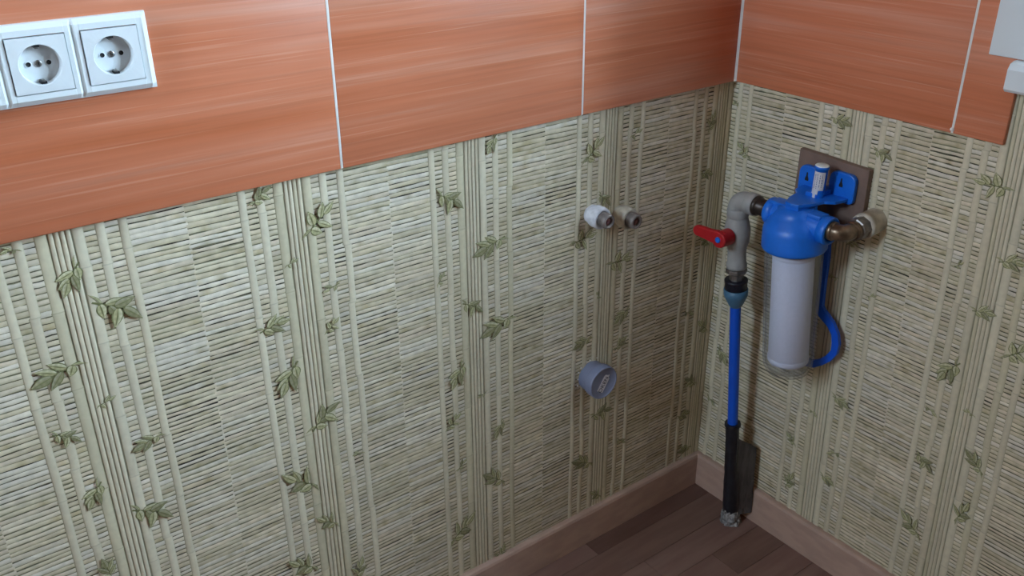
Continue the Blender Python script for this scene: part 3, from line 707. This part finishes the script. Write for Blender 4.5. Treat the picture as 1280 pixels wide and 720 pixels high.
# ball valve
W = RM(.5560)
bv = thing('ball_valve', 'grey plastic ball valve with red lever, between the blue pipe and the elbow', 'valve', W)
MB().lathe([(.0120, -.001), (.0170, .000), (.0178, .003), (.0178, .008), (.0160, .012), (.0155, .030), (.0165, .040), (.0205, .050), (.0222, .062), (.0218, .074), (.0195, .086), (.0172, .094), (.0165, .100), (.0165, .104)], 36).build('valve_body', MT['grey'], bv, W)
cx = ax(.618)
hub = Vector((-.128, cx.y, .620))
MB().tube([(cx.x-.012, cx.y, .619), (cx.x-.024, cx.y, .6195)], .0105, 22).build('stem', MT['grey'], bv)
Q2 = Matrix(((0,0,-1,0),(1,0,0,0),(0,1,0,0),(0,0,0,1)))   # xy -> (y,z), z -> -x
poly = []
hy, hz = hub.y, hub.z
for k_ in range(9): a = math.radians(215+k_*22.5*1.05-0); poly.append((hy+.0138*math.cos(a-PI*.0), hz+.0138*math.sin(a)))
poly = [(hy+.0146*math.cos(math.radians(a)), hz+.0146*math.sin(math.radians(a))) for a in range(130, 321, 19)]
poly += [(hy+.018, hz-.0095), (hy+.044, hz-.0082)]
poly += [(hy+.048+.0092*math.cos(math.radians(a)), hz+.0010+.0092*math.sin(math.radians(a))) for a in range(-90, 91, 22)]
poly += [(hy+.020, hz+.0118), (hy+.004, hz+.0146)]
m = MB().prism(poly, .121, .131, T=Q2, bev=.0022)
m.tube([(-.1045, hy, hz-.0005), (-.124, hy, hz)], [.0145, .0145], 26)
lv = m.build('lever', MT['red'], bv, label='red lever handle')
MB().tube([(-.1300, hy, hz), (-.1325, hy, hz), (-.1335, hy, hz)], [.0052, .0052, .004], 20).build('cap', MT['blue'], lv, label='small blue cap')
# grey elbow
B2 = Vector((ax(.682).x, ax(.682).y, .682))
el = thing('pipe_elbow', 'grey plastic pipe elbow between the red-handled valve and the filter head', 'pipe fitting', T(*B2))
pts = [ax(.652), ax(.660)]
c0 = B2; rb = .018
for k_ in range(9):
    a = k_*PI/16; pts.append(Vector((c0.x+(ax(.66).x-c0.x)*(1-k_/8), c0.y-rb+rb*math.cos(a)+.0, c0.z-rb+rb*math.sin(a))))
pts += [Vector((c0.x, c0.y-.030, c0.z)), Vector((c0.x, c0.y-.036, c0.z))]
m = MB().tube(pts, .0168, 26)
m.tube([ax(.650), ax(.6515), ax(.664), ax(.6655)], [.0172, .0182, .0182, .0172], 26)
m.tube([(c0.x, c0.y-.022, c0.z), (c0.x, c0.y-.0235, c0.z), (c0.x, c0.y-.0370, c0.z), (c0.x, c0.y-.0385, c0.z)], [.0172, .0185, .0185, .0168], 26)
m.build('elbow_body', MT['grey'], el)
W = align((c0.x, c0.y-.037, c0.z), (c0.x, -1, c0.z))
MB().lathe([(.0155, 0), (.0168, .0012), (.0168, .006), (.0150, .008), (.0138, .009), (.0138, .0300)], 28).build('threaded_nipple', MT['darkmetal'], el, W, label='dark tarnished metal nipple')

# ------------------------------------------------------------------ outlet elbow to the wall fitting
EY = -.3065; EZ = .684
oe = thing('brass_elbow', 'tarnished brass elbow joining the filter to the right wall', 'pipe fitting', T(PX, EY, EZ))
rb = .016; pts = [Vector((PX, PY-.040, pz)), Vector((PX, PY-.058, pz))]
for k_ in range(9):
    a = k_*PI/16; pts.append(Vector((PX+rb-rb*math.cos(a), EY+rb-rb*math.sin(a), EZ)))
pts += [Vector((PX+.026, EY, EZ)), Vector((PX+.034, EY, EZ))]
m = MB().tube(pts, [.0118, .0125]+[.0130]*9+[.0128, .0125], 24)
m.build('elbow_body', MT['bronze'], oe)
m = MB(); m.tube([(PX, PY-.060, EZ), (PX, PY-.0615, EZ), (PX, PY-.0670, EZ), (PX, PY-.0685, EZ)], [.0135, .0152, .0152, .0135], 24)
m.tube([(PX+.020, EY, EZ), (PX+.0215, EY, EZ), (PX+.0275, EY, EZ), (PX+.029, EY, EZ)], [.0135, .0155, .0155, .0135], 24)
m.build('collar', MT['bronze'], oe)
MB().tube([(PX+.030, EY, EZ), (PX+.032, EY, EZ), (PX+.050, EY, EZ+.0005), (PX+.052, EY, EZ+.0005)], [.0140, .0175, .0175, .0160], 8, smooth=False).build('hex_nut', MT['nickel'], oe)
wf = thing('wall_pipe_fitting', 'pale grey pipe fitting coming out of the right wall beside the brown board', 'pipe fitting', T(0, EY, EZ+.002))
m = MB().tube([(-.0345, EY, EZ+.001), (-.0365, EY, EZ+.001), (-.030, EY, EZ+.001), (-.028, EY, EZ+.001), (-.0005, EY, EZ+.003)], [.0165, .0198, .0208, .0198, .0200], 30)
m.build('fitting_socket', MT['ppr2'], wf)
